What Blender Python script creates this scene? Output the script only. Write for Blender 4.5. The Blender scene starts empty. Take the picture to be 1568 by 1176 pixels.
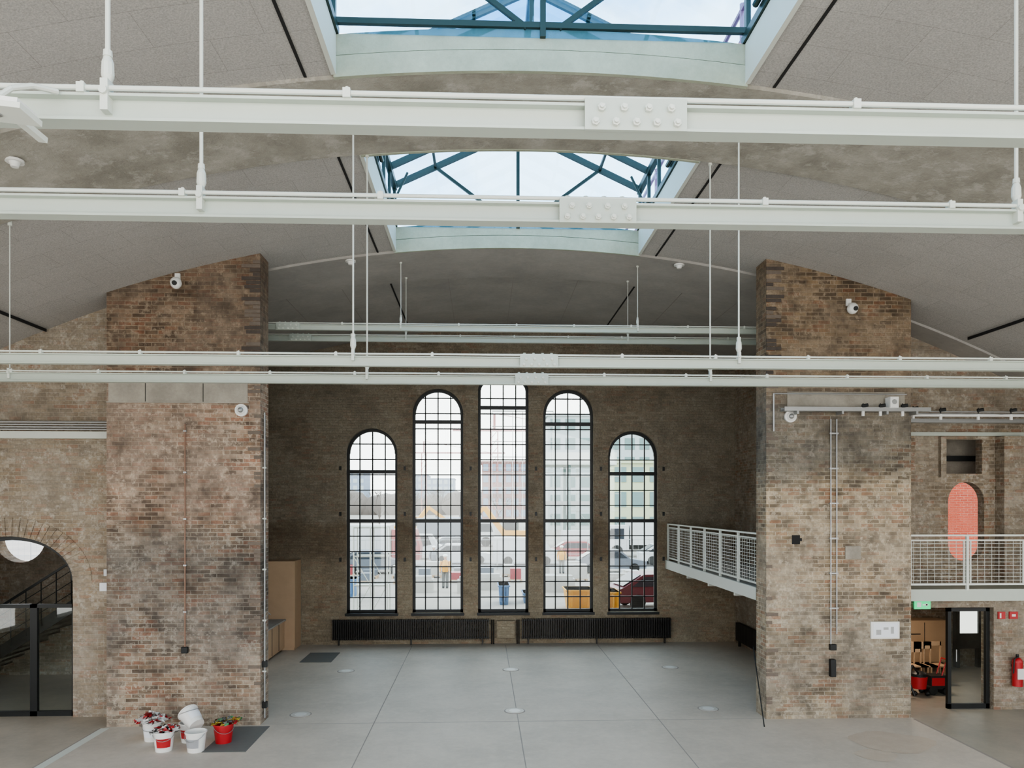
import bpy, bmesh, math, random
from mathutils import Vector, Matrix
random.seed(7)
EYE=4.3; CX=0.75; R=25.0; CROWN=5.4
def hv(x): return EYE+CROWN-R+math.sqrt(R*R-(x-CX)**2)

# ---------------------------------------------------------------- materials
def newmat(name):
    m=bpy.data.materials.new(name); m.use_nodes=True
    nt=m.node_tree; b=nt.nodes['Principled BSDF']; return m,nt,b
def N(nt,t,**k):
    n=nt.nodes.new(t)
    for a,v in k.items(): setattr(n,a,v)
    return n
def L(nt,a,b): nt.links.new(a,b)
def mixc(nt,fac,a,b,mode='MIX'):
    n=N(nt,'ShaderNodeMix',data_type='RGBA',blend_type=mode)
    for s,v in ((n.inputs[0],fac),(n.inputs[6],a),(n.inputs[7],b)):
        if isinstance(v,(int,float)): s.default_value=v
        elif isinstance(v,tuple): s.default_value=v+(1,) if len(v)==3 else v
        else: L(nt,v,s)
    return n.outputs[2]
def ramp(nt,fac,stops):
    r=N(nt,'ShaderNodeValToRGB'); cr=r.color_ramp
    while len(cr.elements)<len(stops): cr.elements.new(0.5)
    for e,(p,c) in zip(cr.elements,stops):
        e.position=p; e.color=(c,c,c,1) if isinstance(c,(int,float)) else c+(1,)
    L(nt,fac,r.inputs[0]); return r.outputs[0]
def noise(nt,vec,scale,detail=4,rough=.6):
    n=N(nt,'ShaderNodeTexNoise'); n.inputs['Scale'].default_value=scale
    n.inputs['Detail'].default_value=detail; n.inputs['Roughness'].default_value=rough
    L(nt,vec,n.inputs['Vector']); return n.outputs['Fac']
def mul(nt,a,b):
    n=N(nt,'ShaderNodeMath',operation='MULTIPLY')
    for s,v in ((n.inputs[0],a),(n.inputs[1],b)):
        if isinstance(v,(int,float)): s.default_value=v
        else: L(nt,v,s)
    return n.outputs[0]
def bump(nt,b,h,s=.3,d=.01):
    n=N(nt,'ShaderNodeBump'); n.inputs['Strength'].default_value=s; n.inputs['Distance'].default_value=d
    L(nt,h,n.inputs['Height']); L(nt,n.outputs[0],b.inputs['Normal'])
def plain(name,c,rough=.5,metal=0,var=.08,sc=8):
    m,nt,b=newmat(name); g=N(nt,'ShaderNodeNewGeometry')
    f=noise(nt,g.outputs['Position'],sc)
    col=mixc(nt,f,tuple(v*(1-var) for v in c),tuple(min(1,v*(1+var)) for v in c))
    L(nt,col,b.inputs['Base Color']); b.inputs['Roughness'].default_value=rough; b.inputs['Metallic'].default_value=metal
    return m
def brick(name,c1,c2,mort,dark,grey,bands=None,strength=.7,red=(.28,.12,.075),pale=(.52,.475,.41)):
    m,nt,b=newmat(name); g=N(nt,'ShaderNodeNewGeometry'); P=g.outputs['Position']
    sp=N(nt,'ShaderNodeSeparateXYZ'); L(nt,P,sp.inputs[0])
    sn=N(nt,'ShaderNodeSeparateXYZ'); L(nt,g.outputs['Normal'],sn.inputs[0])
    ab=N(nt,'ShaderNodeMath',operation='ABSOLUTE'); L(nt,sn.outputs[0],ab.inputs[0])
    gt=N(nt,'ShaderNodeMath',operation='GREATER_THAN'); L(nt,ab.outputs[0],gt.inputs[0]); gt.inputs[1].default_value=.7
    mx=N(nt,'ShaderNodeMix',data_type='FLOAT'); L(nt,gt.outputs[0],mx.inputs[0]); L(nt,sp.outputs[0],mx.inputs[2]); L(nt,sp.outputs[1],mx.inputs[3])
    cb=N(nt,'ShaderNodeCombineXYZ'); L(nt,mx.outputs[0],cb.inputs[0]); L(nt,sp.outputs[2],cb.inputs[1])
    wn=N(nt,'ShaderNodeTexNoise'); wn.inputs['Scale'].default_value=2.5; L(nt,P,wn.inputs['Vector'])
    wv=N(nt,'ShaderNodeVectorMath',operation='MULTIPLY_ADD'); L(nt,wn.outputs['Color'],wv.inputs[0]); wv.inputs[1].default_value=(.03,.022,0); L(nt,cb.outputs[0],wv.inputs[2])
    V=wv.outputs[0]
    def bk(ms,ca,cb_,mo,off=.5):
        t=N(nt,'ShaderNodeTexBrick'); L(nt,V,t.inputs['Vector']); t.offset=off
        t.inputs['Scale'].default_value=1; t.inputs['Brick Width'].default_value=.25; t.inputs['Row Height'].default_value=.08
        t.inputs['Mortar Size'].default_value=ms; t.inputs['Mortar Smooth'].default_value=.35; t.inputs['Bias'].default_value=0
        t.inputs['Color1'].default_value=ca+(1,); t.inputs['Color2'].default_value=cb_+(1,); t.inputs['Mortar'].default_value=mo+(1,); return t
    bt=bk(.010,c1,c2,mort); b2=bk(0,(0,0,0),(1,1,1),(0,0,0))
    n1=noise(nt,P,.7,5,.65); n2=noise(nt,P,3.0,6,.78); n3=noise(nt,P,24,4); n4=noise(nt,P,1.3,5,.7); n6=noise(nt,P,1.0,8,.72); n7=noise(nt,P,9,4,.7)
    r=b2.outputs['Color']
    c=bt.outputs['Color']
    brk=N(nt,'ShaderNodeMath',operation='SUBTRACT'); brk.inputs[0].default_value=1; L(nt,bt.outputs['Fac'],brk.inputs[1]); BR=brk.outputs[0]
    c=mixc(nt,mul(nt,mul(nt,ramp(nt,r,[(.0,1.0),(.14,1.0),(.22,0.0),(1,0.0)]),BR),.6),c,red)
    c=mixc(nt,mul(nt,mul(nt,ramp(nt,r,[(.2,0.0),(.25,.8),(.34,.8),(.38,0.0)]),BR),.5),c,pale)
    c=mixc(nt,mul(nt,mul(nt,mul(nt,ramp(nt,r,[(.0,0.0),(.5,0.0),(.7,.8),(1,1.0)]),ramp(nt,n2,[(.33,0.1),(.52,1.0)])),BR),strength),c,dark)
    c=mixc(nt,ramp(nt,n1,[(.40,0.0),(.58,.65)]),c,grey)
    c=mixc(nt,ramp(nt,n2,[(.47,0.0),(.66,.85*strength)]),c,dark)
    c=mixc(nt,mul(nt,ramp(nt,n7,[(.52,0.0),(.62,.7)]),ramp(nt,n6,[(.42,0.0),(.52,.9)])),c,pale)
    c=mixc(nt,mul(nt,ramp(nt,n4,[(.50,0.0),(.64,.75)]),ramp(nt,n2,[(.3,1.0),(.5,.15)])),c,pale)
    c=mixc(nt,min(1,strength*1.2),c,ramp(nt,n6,[(.36,(.62,.60,.58)),(.5,(1.0,.98,.96)),(.64,(1.12,1.10,1.06))]),'MULTIPLY')
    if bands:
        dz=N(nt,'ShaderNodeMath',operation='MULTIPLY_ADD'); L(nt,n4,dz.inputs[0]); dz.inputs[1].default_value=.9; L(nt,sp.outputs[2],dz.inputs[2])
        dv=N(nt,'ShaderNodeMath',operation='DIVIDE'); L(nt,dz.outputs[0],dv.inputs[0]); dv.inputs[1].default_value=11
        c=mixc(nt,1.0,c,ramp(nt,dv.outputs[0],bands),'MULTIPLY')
    c=mixc(nt,.6,c,ramp(nt,n3,[(.3,.5),(.7,1.25)]),'MULTIPLY')
    L(nt,c,b.inputs['Base Color']); b.inputs['Roughness'].default_value=.92
    ad=N(nt,'ShaderNodeMath',operation='MULTIPLY_ADD'); L(nt,n3,ad.inputs[0]); ad.inputs[1].default_value=.6; L(nt,BR,ad.inputs[2])
    bump(nt,b,ad.outputs[0],.8,.015)
    return m
def concrete(name,c,c2,scale=1.2,rough=.8,bs=.25,spots=None):
    m,nt,b=newmat(name); g=N(nt,'ShaderNodeNewGeometry'); P=g.outputs['Position']
    n1=noise(nt,P,scale,6,.65); n2=noise(nt,P,scale*12,4,.7)
    col=mixc(nt,ramp(nt,n1,[(.35,0.0),(.65,1.0)]),c,c2)
    col=mixc(nt,.35,col,ramp(nt,n2,[(.3,.7),(.7,1.0)]),'MULTIPLY')
    if spots:
        n5=noise(nt,P,3.5,8,.75); col=mixc(nt,ramp(nt,n5,[(.53,0.0),(.62,.65)]),col,spots)
    L(nt,col,b.inputs['Base Color']); b.inputs['Roughness'].default_value=rough
    bump(nt,b,n2,bs,.02); return m
def woodwool(name):
    m,nt,b=newmat(name); g=N(nt,'ShaderNodeNewGeometry'); P=g.outputs['Position']
    bt=N(nt,'ShaderNodeTexBrick'); L(nt,P,bt.inputs['Vector']); bt.inputs['Scale'].default_value=1
    bt.inputs['Brick Width'].default_value=1.2; bt.inputs['Row Height'].default_value=.6; bt.inputs['Mortar Size'].default_value=.004
    bt.inputs['Color1'].default_value=(.455,.44,.415,1); bt.inputs['Color2'].default_value=(.475,.46,.435,1); bt.inputs['Mortar'].default_value=(.35,.335,.315,1)
    n2=noise(nt,P,50,3,.7); n1=noise(nt,P,.8,4)
    col=mixc(nt,.6,bt.outputs['Color'],ramp(nt,n2,[(.35,.60),(.65,1.18)]),'MULTIPLY')
    col=mixc(nt,.5,col,ramp(nt,n1,[(.3,.86),(.7,1.05)]),'MULTIPLY')
    L(nt,col,b.inputs['Base Color']); b.inputs['Roughness'].default_value=.95; bump(nt,b,n2,.35,.01); return m
def glass(name,tint=(.93,.97,.96),gl=.06):
    m=bpy.data.materials.new(name); m.use_nodes=True; nt=m.node_tree; nt.nodes.clear()
    o=N(nt,'ShaderNodeOutputMaterial'); t=N(nt,'ShaderNodeBsdfTransparent'); t.inputs[0].default_value=tint+(1,)
    gg=N(nt,'ShaderNodeBsdfGlossy'); gg.inputs['Roughness'].default_value=.02
    mx=N(nt,'ShaderNodeMixShader'); mx.inputs[0].default_value=gl
    L(nt,t.outputs[0],mx.inputs[1]); L(nt,gg.outputs[0],mx.inputs[2]); L(nt,mx.outputs[0],o.inputs[0]); return m
def emis(name,c,s):
    m,nt,b=newmat(name); b.inputs['Base Color'].default_value=c+(1,); b.inputs['Emission Color'].default_value=c+(1,); b.inputs['Emission Strength'].default_value=s; return m

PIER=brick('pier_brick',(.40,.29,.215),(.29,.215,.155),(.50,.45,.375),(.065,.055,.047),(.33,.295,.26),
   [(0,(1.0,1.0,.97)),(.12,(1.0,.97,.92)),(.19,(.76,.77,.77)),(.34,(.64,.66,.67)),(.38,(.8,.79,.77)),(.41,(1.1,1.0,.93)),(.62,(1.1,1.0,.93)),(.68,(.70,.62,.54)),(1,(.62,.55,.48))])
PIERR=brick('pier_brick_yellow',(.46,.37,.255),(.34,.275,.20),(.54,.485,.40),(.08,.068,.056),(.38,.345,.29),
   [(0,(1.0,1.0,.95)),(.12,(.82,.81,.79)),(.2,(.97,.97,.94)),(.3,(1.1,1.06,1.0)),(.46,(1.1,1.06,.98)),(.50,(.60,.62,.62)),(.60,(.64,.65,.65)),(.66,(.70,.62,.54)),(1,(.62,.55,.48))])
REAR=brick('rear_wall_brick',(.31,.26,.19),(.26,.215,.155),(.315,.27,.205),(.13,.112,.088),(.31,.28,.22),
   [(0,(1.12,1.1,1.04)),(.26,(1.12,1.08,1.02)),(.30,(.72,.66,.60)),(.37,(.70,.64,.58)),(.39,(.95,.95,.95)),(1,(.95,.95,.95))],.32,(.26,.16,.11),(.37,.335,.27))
AISLE=brick('aisle_brick',(.38,.30,.205),(.30,.235,.165),(.42,.365,.29),(.12,.10,.08),(.36,.32,.26),None,.45)
REDB=brick('red_brick',(.30,.05,.022),(.25,.04,.02),(.36,.17,.12),(.18,.04,.02),(.30,.06,.03),None,.15,(.31,.05,.024),(.31,.09,.055))
WOOL=woodwool('wood_wool_panel')
RIB=concrete('rough_concrete',(.46,.44,.385),(.30,.285,.245),1.6,.9,.6,(.52,.50,.455))
RIBL=concrete('board_concrete',(.46,.44,.41),(.37,.355,.33),.8,.9,.3)
FASC=concrete('curb_concrete',(.48,.51,.40),(.37,.40,.31),1.5,.8,.2)  # green in this colour stands for tinted light through the skylight glass
BAND=concrete('render_band',(.44,.405,.34),(.31,.285,.24),1.8,.9,.4)
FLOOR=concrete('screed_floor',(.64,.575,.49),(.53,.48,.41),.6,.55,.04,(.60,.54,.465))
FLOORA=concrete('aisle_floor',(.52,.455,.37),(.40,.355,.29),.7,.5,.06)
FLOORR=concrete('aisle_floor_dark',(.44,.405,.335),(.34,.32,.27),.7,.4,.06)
JOINT=plain('joint',(.34,.31,.28),.8)
WHITE=plain('white_paint',(.49,.535,.475),.45,0,.04)
CURB=plain('curb_white',(.64,.665,.605),.6,0,.03,3)
GREEN=plain('green_steel',(.022,.044,.038),.4,.1)
BLACK=plain('black_steel',(.018,.020,.020),.45,.2)
RADI=plain('radiator_black',(.03,.028,.026),.4,.3)
GALV=plain('galvanised',(.42,.43,.43),.4,.7)
WOOD=plain('plywood',(.52,.37,.24),.55,0,.12,3)
PLAST=plain('white_plastic',(.78,.78,.75),.4,0,.02)
REDP=plain('red_plastic',(.45,.025,.03),.4)
COPPER=plain('brown_conduit',(.26,.15,.10),.5)
DARK=plain('dark_void',(.02,.02,.02),.9)
MAT=plain('dark_mat',(.16,.16,.15),.9)
LAB=plain('paper',(.8,.82,.85),.7,0,.03)
BLUE=plain('blue_paint',(.10,.20,.38),.5)
ORNG=plain('yellow_paint',(.70,.34,.03),.5)
GL=glass('window_glass'); GLS=glass('skylight_glass',(.68,.84,.95),.06)
GREENX=emis('exit_green',(.02,.55,.2),1.0)
CARGL=plain('car_glass',(.04,.05,.06),.1)
GROUND=concrete('site_ground',(.44,.39,.33),(.29,.26,.23),.15,.9,.2)
ASPH=concrete('asphalt',(.36,.35,.34),(.29,.29,.29),.3,.9,.1)

# ---------------------------------------------------------------- builder
class B:
    def __init__(s,name): s.name=name; s.v=[]; s.f=[]; s.mi=[]; s.m=[]; s.M=None
    def _m(s,mat):
        if mat not in s.m: s.m.append(mat)
        return s.m.index(mat)
    def add(s,vs,fs,mat):
        o=len(s.v)
        for p in vs:
            p=Vector(p); s.v.append(tuple(s.M@p) if s.M else tuple(p))
        k=s._m(mat)
        for f in fs: s.f.append([o+i for i in f]); s.mi.append(k)
    def hexa(s,p,mat): s.add(p,[(0,3,2,1),(4,5,6,7),(0,1,5,4),(1,2,6,5),(2,3,7,6),(3,0,4,7)],mat)
    def box(s,x0,x1,y0,y1,z0,z1,mat):
        s.hexa([(x0,y0,z0),(x1,y0,z0),(x1,y1,z0),(x0,y1,z0),(x0,y0,z1),(x1,y0,z1),(x1,y1,z1),(x0,y1,z1)],mat)
    def cyl(s,p,q,r,mat,n=8,r2=None):
        p=Vector(p); q=Vector(q); r2=r if r2 is None else r2
        d=(q-p).normalized(); a=d.orthogonal().normalized(); b=d.cross(a)
        vs=[]
        for c,rr in ((p,r),(q,r2)):
            for i in range(n):
                t=2*math.pi*i/n; vs.append(c+a*math.cos(t)*rr+b*math.sin(t)*rr)
        fs=[(i,(i+1)%n,n+(i+1)%n,n+i) for i in range(n)]+[tuple(range(n-1,-1,-1)),tuple(range(n,2*n))]
        s.add(vs,fs,mat)
    def path(s,pts,r,mat,n=8):
        for a,b in zip(pts,pts[1:]): s.cyl(a,b,r,mat,n)
    def ball(s,c,r,mat,sx=1,sy=1,sz=1,n=10,m=6):
        vs=[];fs=[]
        for j in range(m+1):
            ph=math.pi*j/m
            for i in range(n):
                t=2*math.pi*i/n; vs.append((c[0]+r*sx*math.sin(ph)*math.cos(t),c[1]+r*sy*math.sin(ph)*math.sin(t),c[2]+r*sz*math.cos(ph)))
        for j in range(m):
            for i in range(n): fs.append((j*n+i,j*n+(i+1)%n,(j+1)*n+(i+1)%n,(j+1)*n+i))
        s.add(vs,fs,mat)
    def extr(s,poly,axis,a,b,mat):
        n=len(poly)
        def P(u,v,w): return {'x':(w,u,v),'y':(u,w,v),'z':(u,v,w)}[axis]
        vs=[P(u,v,a) for u,v in poly]+[P(u,v,b) for u,v in poly]
        s.add(vs,[tuple(range(n-1,-1,-1)),tuple(range(n,2*n))]+[(i,(i+1)%n,n+(i+1)%n,n+i) for i in range(n)],mat)
    def beam(s,p,q,w,h,mat):
        p=Vector(p);q=Vector(q);d=(q-p).normalized(); up=Vector((0,0,1))
        if abs(d.z)>.95: up=Vector((0,1,0))
        a=d.cross(up).normalized(); b=a.cross(d).normalized()
        a*=w/2; b*=h/2
        s.hexa([p-a-b,p+a-b,q+a-b,q-a-b,p-a+b,p+a+b,q+a+b,q-a+b],mat)
    def done(s,bevel=0,smooth=True,parent=None):
        me=bpy.data.meshes.new(s.name)
        c=[sum(v[i] for v in s.v)/len(s.v) for i in range(3)]
        me.from_pydata([(v[0]-c[0],v[1]-c[1],v[2]-c[2]) for v in s.v],[],s.f)
        for m in s.m: me.materials.append(m)
        me.polygons.foreach_set('material_index',s.mi)
        bm=bmesh.new(); bm.from_mesh(me); bmesh.ops.recalc_face_normals(bm,faces=bm.faces); bm.to_mesh(me); bm.free()
        if smooth:
            me.polygons.foreach_set('use_smooth',[True]*len(me.polygons)); me.set_sharp_from_angle(angle=.6)
        o=bpy.data.objects.new(s.name,me); o.location=c; bpy.context.collection.objects.link(o)
        if bevel:
            md=o.modifiers.new('bevel','BEVEL'); md.width=bevel; md.segments=2; md.limit_method='ANGLE'
        return o

def opening(x0,x1,z0,zs,rise,rb=0):
    xc=(x0+x1)/2; hw=(x1-x0)/2
    def c(x): return math.sqrt(max(0,1-((x-xc)/hw)**2))
    return dict(x0=x0,x1=x1,top=lambda x:zs+rise*c(x),bot=lambda x:z0-rb*c(x),xc=xc,hw=hw,zs=zs,rise=rise,z0=z0,n=18 if rise or rb else 1)
def wall(b,u0,u1,w0,w1,zbot,ztop,ops,mat,axis='x'):
    us={u0,u1}; k=u0
    while k<u1: us.add(k); k+=1.0
    for o in ops:
        for i in range(o['n']+1): us.add(o['xc']-o['hw']*math.cos(math.pi*i/o['n']))
    us=sorted(u for u in us if u0-1e-6<=u<=u1+1e-6)
    for a,c in zip(us,us[1:]):
        if c-a<1e-4: continue
        m=(a+c)/2; cuts=sorted([o for o in ops if o['x0']<m<o['x1']],key=lambda o:o['z0'])
        segs=[]; lo=lambda x:zbot
        for o in cuts: segs.append((lo,o['bot'])); lo=o['top']
        segs.append((lo,ztop))
        for f,g in segs:
            if g(m)-f(m)<.005: continue
            if axis=='x': p=[(a,w0,f(a)),(c,w0,f(c)),(c,w1,f(c)),(a,w1,f(a)),(a,w0,g(a)),(c,w0,g(c)),(c,w1,g(c)),(a,w1,g(a))]
            else: p=[(w0,a,f(a)),(w1,a,f(a)),(w1,c,f(c)),(w0,c,f(c)),(w0,a,g(a)),(w1,a,g(a)),(w1,c,g(c)),(w0,c,g(c))]
            b.hexa(p,mat)
def voussoirs(b,o,y0,y1,mat,d=.26,span=math.pi):
    n=max(8,int((o['hw']+o['rise'])*math.pi/2/.1)); e=.008
    for i in range(n):
        t0=math.pi*i/n+e; t1=math.pi*(i+1)/n-e; pts=[]
        for y in (y0,y1):
            for t,k in ((t0,0),(t1,0),(t1,d),(t0,d)):
                pts.append((o['xc']+(o['hw']+k)*math.cos(t),y,o['zs']+(o['rise']+k)*math.sin(t)))
        b.hexa(pts,mat)
def vault(b,xa,xb,ya,yb,drop,thick,mat):
    n=max(2,int(abs(xb-xa)/.5))
    xs=[xa+(xb-xa)*i/n for i in range(n+1)]
    for a,c in zip(xs,xs[1:]):
        za=hv(a)-drop; zc=hv(c)-drop
        b.hexa([(a,ya,za),(c,ya,zc),(c,yb,zc),(a,yb,za),(a,ya,hv(a)+thick),(c,ya,hv(c)+thick),(c,yb,hv(c)+thick),(a,yb,hv(a)+thick)],mat)

# ---------------------------------------------------------------- shell
XL,XR=-12.3,13.8; SL,SR=-1.81,3.31
YB=-6.0; YR=23.2
SK=[(-1.6,2.9),(4.9,9.3),(11.3,15.7)]; RIBS=[(-3.6,-1.6),(2.9,4.9),(9.3,11.3),(15.7,17.7)]
c=B('ceiling')
for ya,yb in SK:
    vault(c,XL-.4,SL-.02,ya,yb,0,.3,WOOL); vault(c,SR+.02,XR+.4,ya,yb,0,.3,WOOL)
vault(c,XL-.4,XR+.4,YB,-3.6,0,.3,WOOL)
vault(c,XL-.4,XR+.4,17.7,YR+.5,0,.3,RIBL)
c.done(smooth=False)
for i,(ya,yb) in enumerate(RIBS):
    c=B('ceiling_rib'); vault(c,XL-.4,XR+.4,ya,yb,.05,.44,RIBL if i==3 else RIB); c.done(smooth=False)
c=B('ceiling_slots')
for xs in (SL-.35,SR+.35):
    for ya,yb in SK+[(17.9,21.9)]:
        z=hv(xs)-.012; c.box(xs-.018,xs+.018,ya+.02,yb-.02,z,z+.05,DARK)
for xs in (CX-9.5,CX+9.5):
    c.box(xs-.012,xs+.012,0,15.45,hv(xs)-.06,hv(xs)-.005,DARK)
c.done(smooth=False)
c=B('ceiling_board_seams')
for x in (-4.6,-3.3,-.8,.75,2.3,4.8,6.1): c.box(x-.006,x+.006,17.75,YR,hv(x)-.006,hv(x)+.02,JOINT)
c.done(smooth=False)

f=B('floor'); f.box(-7.25,8.65,YB,YR+.6,-.2,0,FLOOR); f.done(smooth=False)
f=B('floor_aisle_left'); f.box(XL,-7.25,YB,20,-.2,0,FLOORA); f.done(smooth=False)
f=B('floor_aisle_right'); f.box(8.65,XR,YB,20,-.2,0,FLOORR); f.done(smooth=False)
f=B('floor_joints')
for x in (-2.12,.72,3.53): f.box(x-.009,x+.009,2,22.9,-.003,.0015,JOINT)
for y in (14.85,8.5): f.box(-7.2,8.6,y-.009,y+.009,-.003,.0015,JOINT)
f.box(-7.30,-7.14,2,14.7,-.003,.002,CURB); f.box(-7.33,-7.30,2,14.7,-.003,.003,JOINT); f.box(8.62,8.67,2,14.7,-.003,.002,JOINT)
f.done(smooth=False)
f=B('floor_patch_mat'); f.box(-4.95,-4.1,20.6,21.9,.0,.012,MAT); f.done()
f=B('floor_worn_patch'); WP=concrete('worn_patch',(.56,.475,.385),(.61,.53,.44),3.5,.6,.1)
for cx,cy,rx,ry in ((7.4,13.3,.75,.6),(6.75,12.6,.35,.3)):
    pts=[(cx+rx*(1+.12*math.sin(3*t*.349+cx))*math.cos(t*.349),cy+ry*(1+.1*math.cos(4*t*.349))*math.sin(t*.349)) for t in range(18)]
    f.add([(u,v,.003) for u,v in pts],[tuple(range(18))],WP)
f.done(smooth=False)

wins=[opening(-4.16,-2.60,.95,5.85,.78),opening(-2.14,-.58,.95,7.08,.78),opening(-.12,1.44,.95,7.85,.45),opening(1.90,3.46,.95,7.08,.78),opening(3.92,5.48,.95,5.80,.78)]
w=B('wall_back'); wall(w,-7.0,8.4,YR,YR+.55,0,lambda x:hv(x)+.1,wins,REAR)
for o in wins: voussoirs(w,o,YR-.015,YR+.03,REAR)
w.done(smooth=False)
def window(idx,o,y,thick=[ ]):
    w=B('window_%d'%idx); fw=.085; x0,x1=o['x0'],o['x1']; d0,d1=y,y+.08
    w.box(x0,x0+fw,d0,d1,o['z0'],o['zs'],BLACK); w.box(x1-fw,x1,d0,d1,o['z0'],o['zs'],BLACK); w.box(x0,x1,d0,d1,o['z0'],o['z0']+fw,BLACK)
    n=20
    for i in range(n):
        t0=math.pi*i/n;t1=math.pi*(i+1)/n; p=[]
        for yy in (d0,d1):
            for t,k in ((t0,0),(t1,0),(t1,-fw*1.1),(t0,-fw*1.1)):
                p.append((o['xc']+(o['hw']+k)*math.cos(t),yy,o['zs']+(o['rise']+k)*math.sin(t)))
        w.hexa(p,BLACK)
    for k in (1,2,3):
        x=x0+(x1-x0)*k/4; w.box(x-.018,x+.018,d0+.01,d1-.02,o['z0'],o['top'](x)-.03,BLACK)
    z=o['z0']+.46
    while z<o['zs']+o['rise']-.15:
        hw=o['hw'] if z<=o['zs'] else o['hw']*math.sqrt(max(0,1-((z-o['zs'])/o['rise'])**2))
        w.box(o['xc']-hw+.03,o['xc']+hw-.03,d0+.01,d1-.02,z-.016,z+.016,BLACK); z+=.475
    for z in thick: w.box(x0,x1,d0-.02,d1,z-.055,z+.055,BLACK)
    w.box(x0,x1,d0+.035,d0+.04,o['z0'],o['zs'],GL)
    pts=[(o['xc']+o['hw']*math.cos(math.pi*i/n),o['zs']+o['rise']*math.sin(math.pi*i/n)) for i in range(n+1)]
    w.extr(pts,'y',d0+.035,d0+.04,GL)
    w.box(x0-.03,x1+.03,YR-.06,YR+.3,.87,.95,BLACK)
    w.done(smooth=False)
th=[[5.3,3.78],[6.85,3.78],[7.3,3.78],[6.80,3.78],[5.25,3.78]]
for i,(o,t) in enumerate(zip(wins,th)): window(i+1,o,YR+.16,t)
w=B('window_pier_hooks')
for x in (-4.33,-2.37,-.35,1.67,3.69,5.65):
    for z in (2.6,4.0,5.4): w.box(x-.03,x+.03,YR-.05,YR,z-.06,z+.06,BLACK)
w.done()

for nm,x0,x1 in (('wall_left_bay',-7.0,-6.5),('wall_right_bay',7.9,8.4)):
    w=B(nm); wall(w,15.36,YR,x0,x1,0,lambda y:hv(max(abs(x0-CX),abs(x1-CX))+CX)+.12,[],REAR if x0<0 else AISLE,'y'); w.done(smooth=False)
# piers
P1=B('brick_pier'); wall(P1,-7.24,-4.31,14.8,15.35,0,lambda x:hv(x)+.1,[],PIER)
P1.box(-7.20,-4.55,14.785,14.81,6.27,6.72,BAND)
for z in (6.27,6.70): P1.box(-7.24,-4.52,14.77,14.80,z-.012,z+.012,BAND)
for x in (-6.5,-5.4): P1.box(x-.006,x+.006,14.78,14.79,6.27,6.72,DARK)
P1.done(smooth=False)
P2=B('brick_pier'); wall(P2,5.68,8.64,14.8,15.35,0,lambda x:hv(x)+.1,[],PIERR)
P2.box(6.1,8.5,14.785,14.81,6.15,6.55,BAND)
P2.done(smooth=False)
tb=plain('dark_brick',(.085,.07,.06),.9,0,.35,12); tb2=plain('mid_brick',(.17,.14,.115),.9,0,.3,12)
for nm,xe,s in (('pier_toothing',-4.31,-1),('pier_toothing',5.68,1)):
    t=B(nm); z=6.9
    while z<9.0:
        L_=random.choice([.14,.3,.2,.36,.27]); 
        if random.random()<.8:
            a,b_=sorted((xe-s*.002,xe+s*L_)); t.box(a,b_,14.787,14.81,z,z+.066,random.choice([tb,tb,tb2]))
        z+=.08
    z=.3
    while z<6.8:
        if random.random()<.22:
            L_=random.choice([.12,.24]); a,b_=sorted((xe-s*.002,xe+s*L_)); t.box(a,b_,14.793,14.81,z,z+.066,tb2)
        z+=.08
    t.done(smooth=False)
ol=opening(-10.75,-8.25,0,2.75,.9)
w=B('wall_aisle_left'); wall(w,XL-.4,-7.0,15.5,15.95,0,lambda x:hv(x)+.1,[ol],AISLE)
voussoirs(w,ol,15.485,15.55,AISLE,.38)
w.box(XL,-7.24,15.40,15.5,5.62,5.76,CURB)
w.done(smooth=False)
for nm,x0,x1 in (('wall_left',XL-.4,XL),('wall_right',XR,XR+.4)):
    w=B(nm); ops=[opening(y,y+2.4,1.0,4.2,.9) for y in (-4.5,-.8,2.9,6.6,10.3)]  # unseen side openings, added to let fill light into the hall
    wall(w,YB,19.5,x0,x1,-.1,lambda y:hv(x0)+.2,ops,AISLE,'y'); w.done(smooth=False)
w=B('wall_stairwell'); ob=opening(-12.25,-11.0,3.45,3.46,.62,.62)
wall(w,XL,-7.0,19.4,19.8,0,lambda x:6.0,[ob],AISLE); w.box(XL,-7.0,15.95,19.8,5.9,6.0,RIBL); w.done(smooth=False)
od=opening(8.70,10.70,0,2.14,0)
w=B('wall_aisle_right'); wall(w,8.4,XR,15.3,15.7,0,lambda x:2.3,[od],AISLE); w.done(smooth=False)
og=opening(10.42,11.25,3.4,4.35,.45,.38); ou=opening(10.35,11.2,4.98,5.75,0)
w=B('wall_gallery'); wall(w,8.2,XR,16.4,16.62,2.3,lambda x:hv(x)+.1,[og,ou],AISLE)
w.box(8.6,XR,16.3,16.42,5.82,5.90,WHITE); w.box(10.2,10.32,16.3,16.4,4.9,5.8,AISLE); w.box(10.0,13.0,17.3,17.4,4.88,6.2,BAND); w.box(10.0,13.0,16.62,17.4,6.1,6.2,BAND); w.box(10.0,12.4,17.0,17.1,5.3,5.42,BLACK)
w.box(9.1,9.5,16.1,16.4,2.5,5.8,AISLE); w.box(11.5,12.0,16.1,16.4,2.5,5.8,AISLE)
w.done(smooth=False)
w=B('gallery_deck'); w.box(8.66,XR,15.05,16.39,2.34,2.52,WHITE); w.box(8.66,XR,14.98,15.05,2.32,2.56,WHITE); w.done()
w=B('wall_side_room'); w.box(8.4,XR,19.4,19.8,0,2.5,AISLE); w.box(8.4,XR,15.7,19.4,2.22,2.32,RIBL); w.box(8.4,8.5,15.7,19.4,0,2.3,AISLE); w.done(smooth=False)
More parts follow.
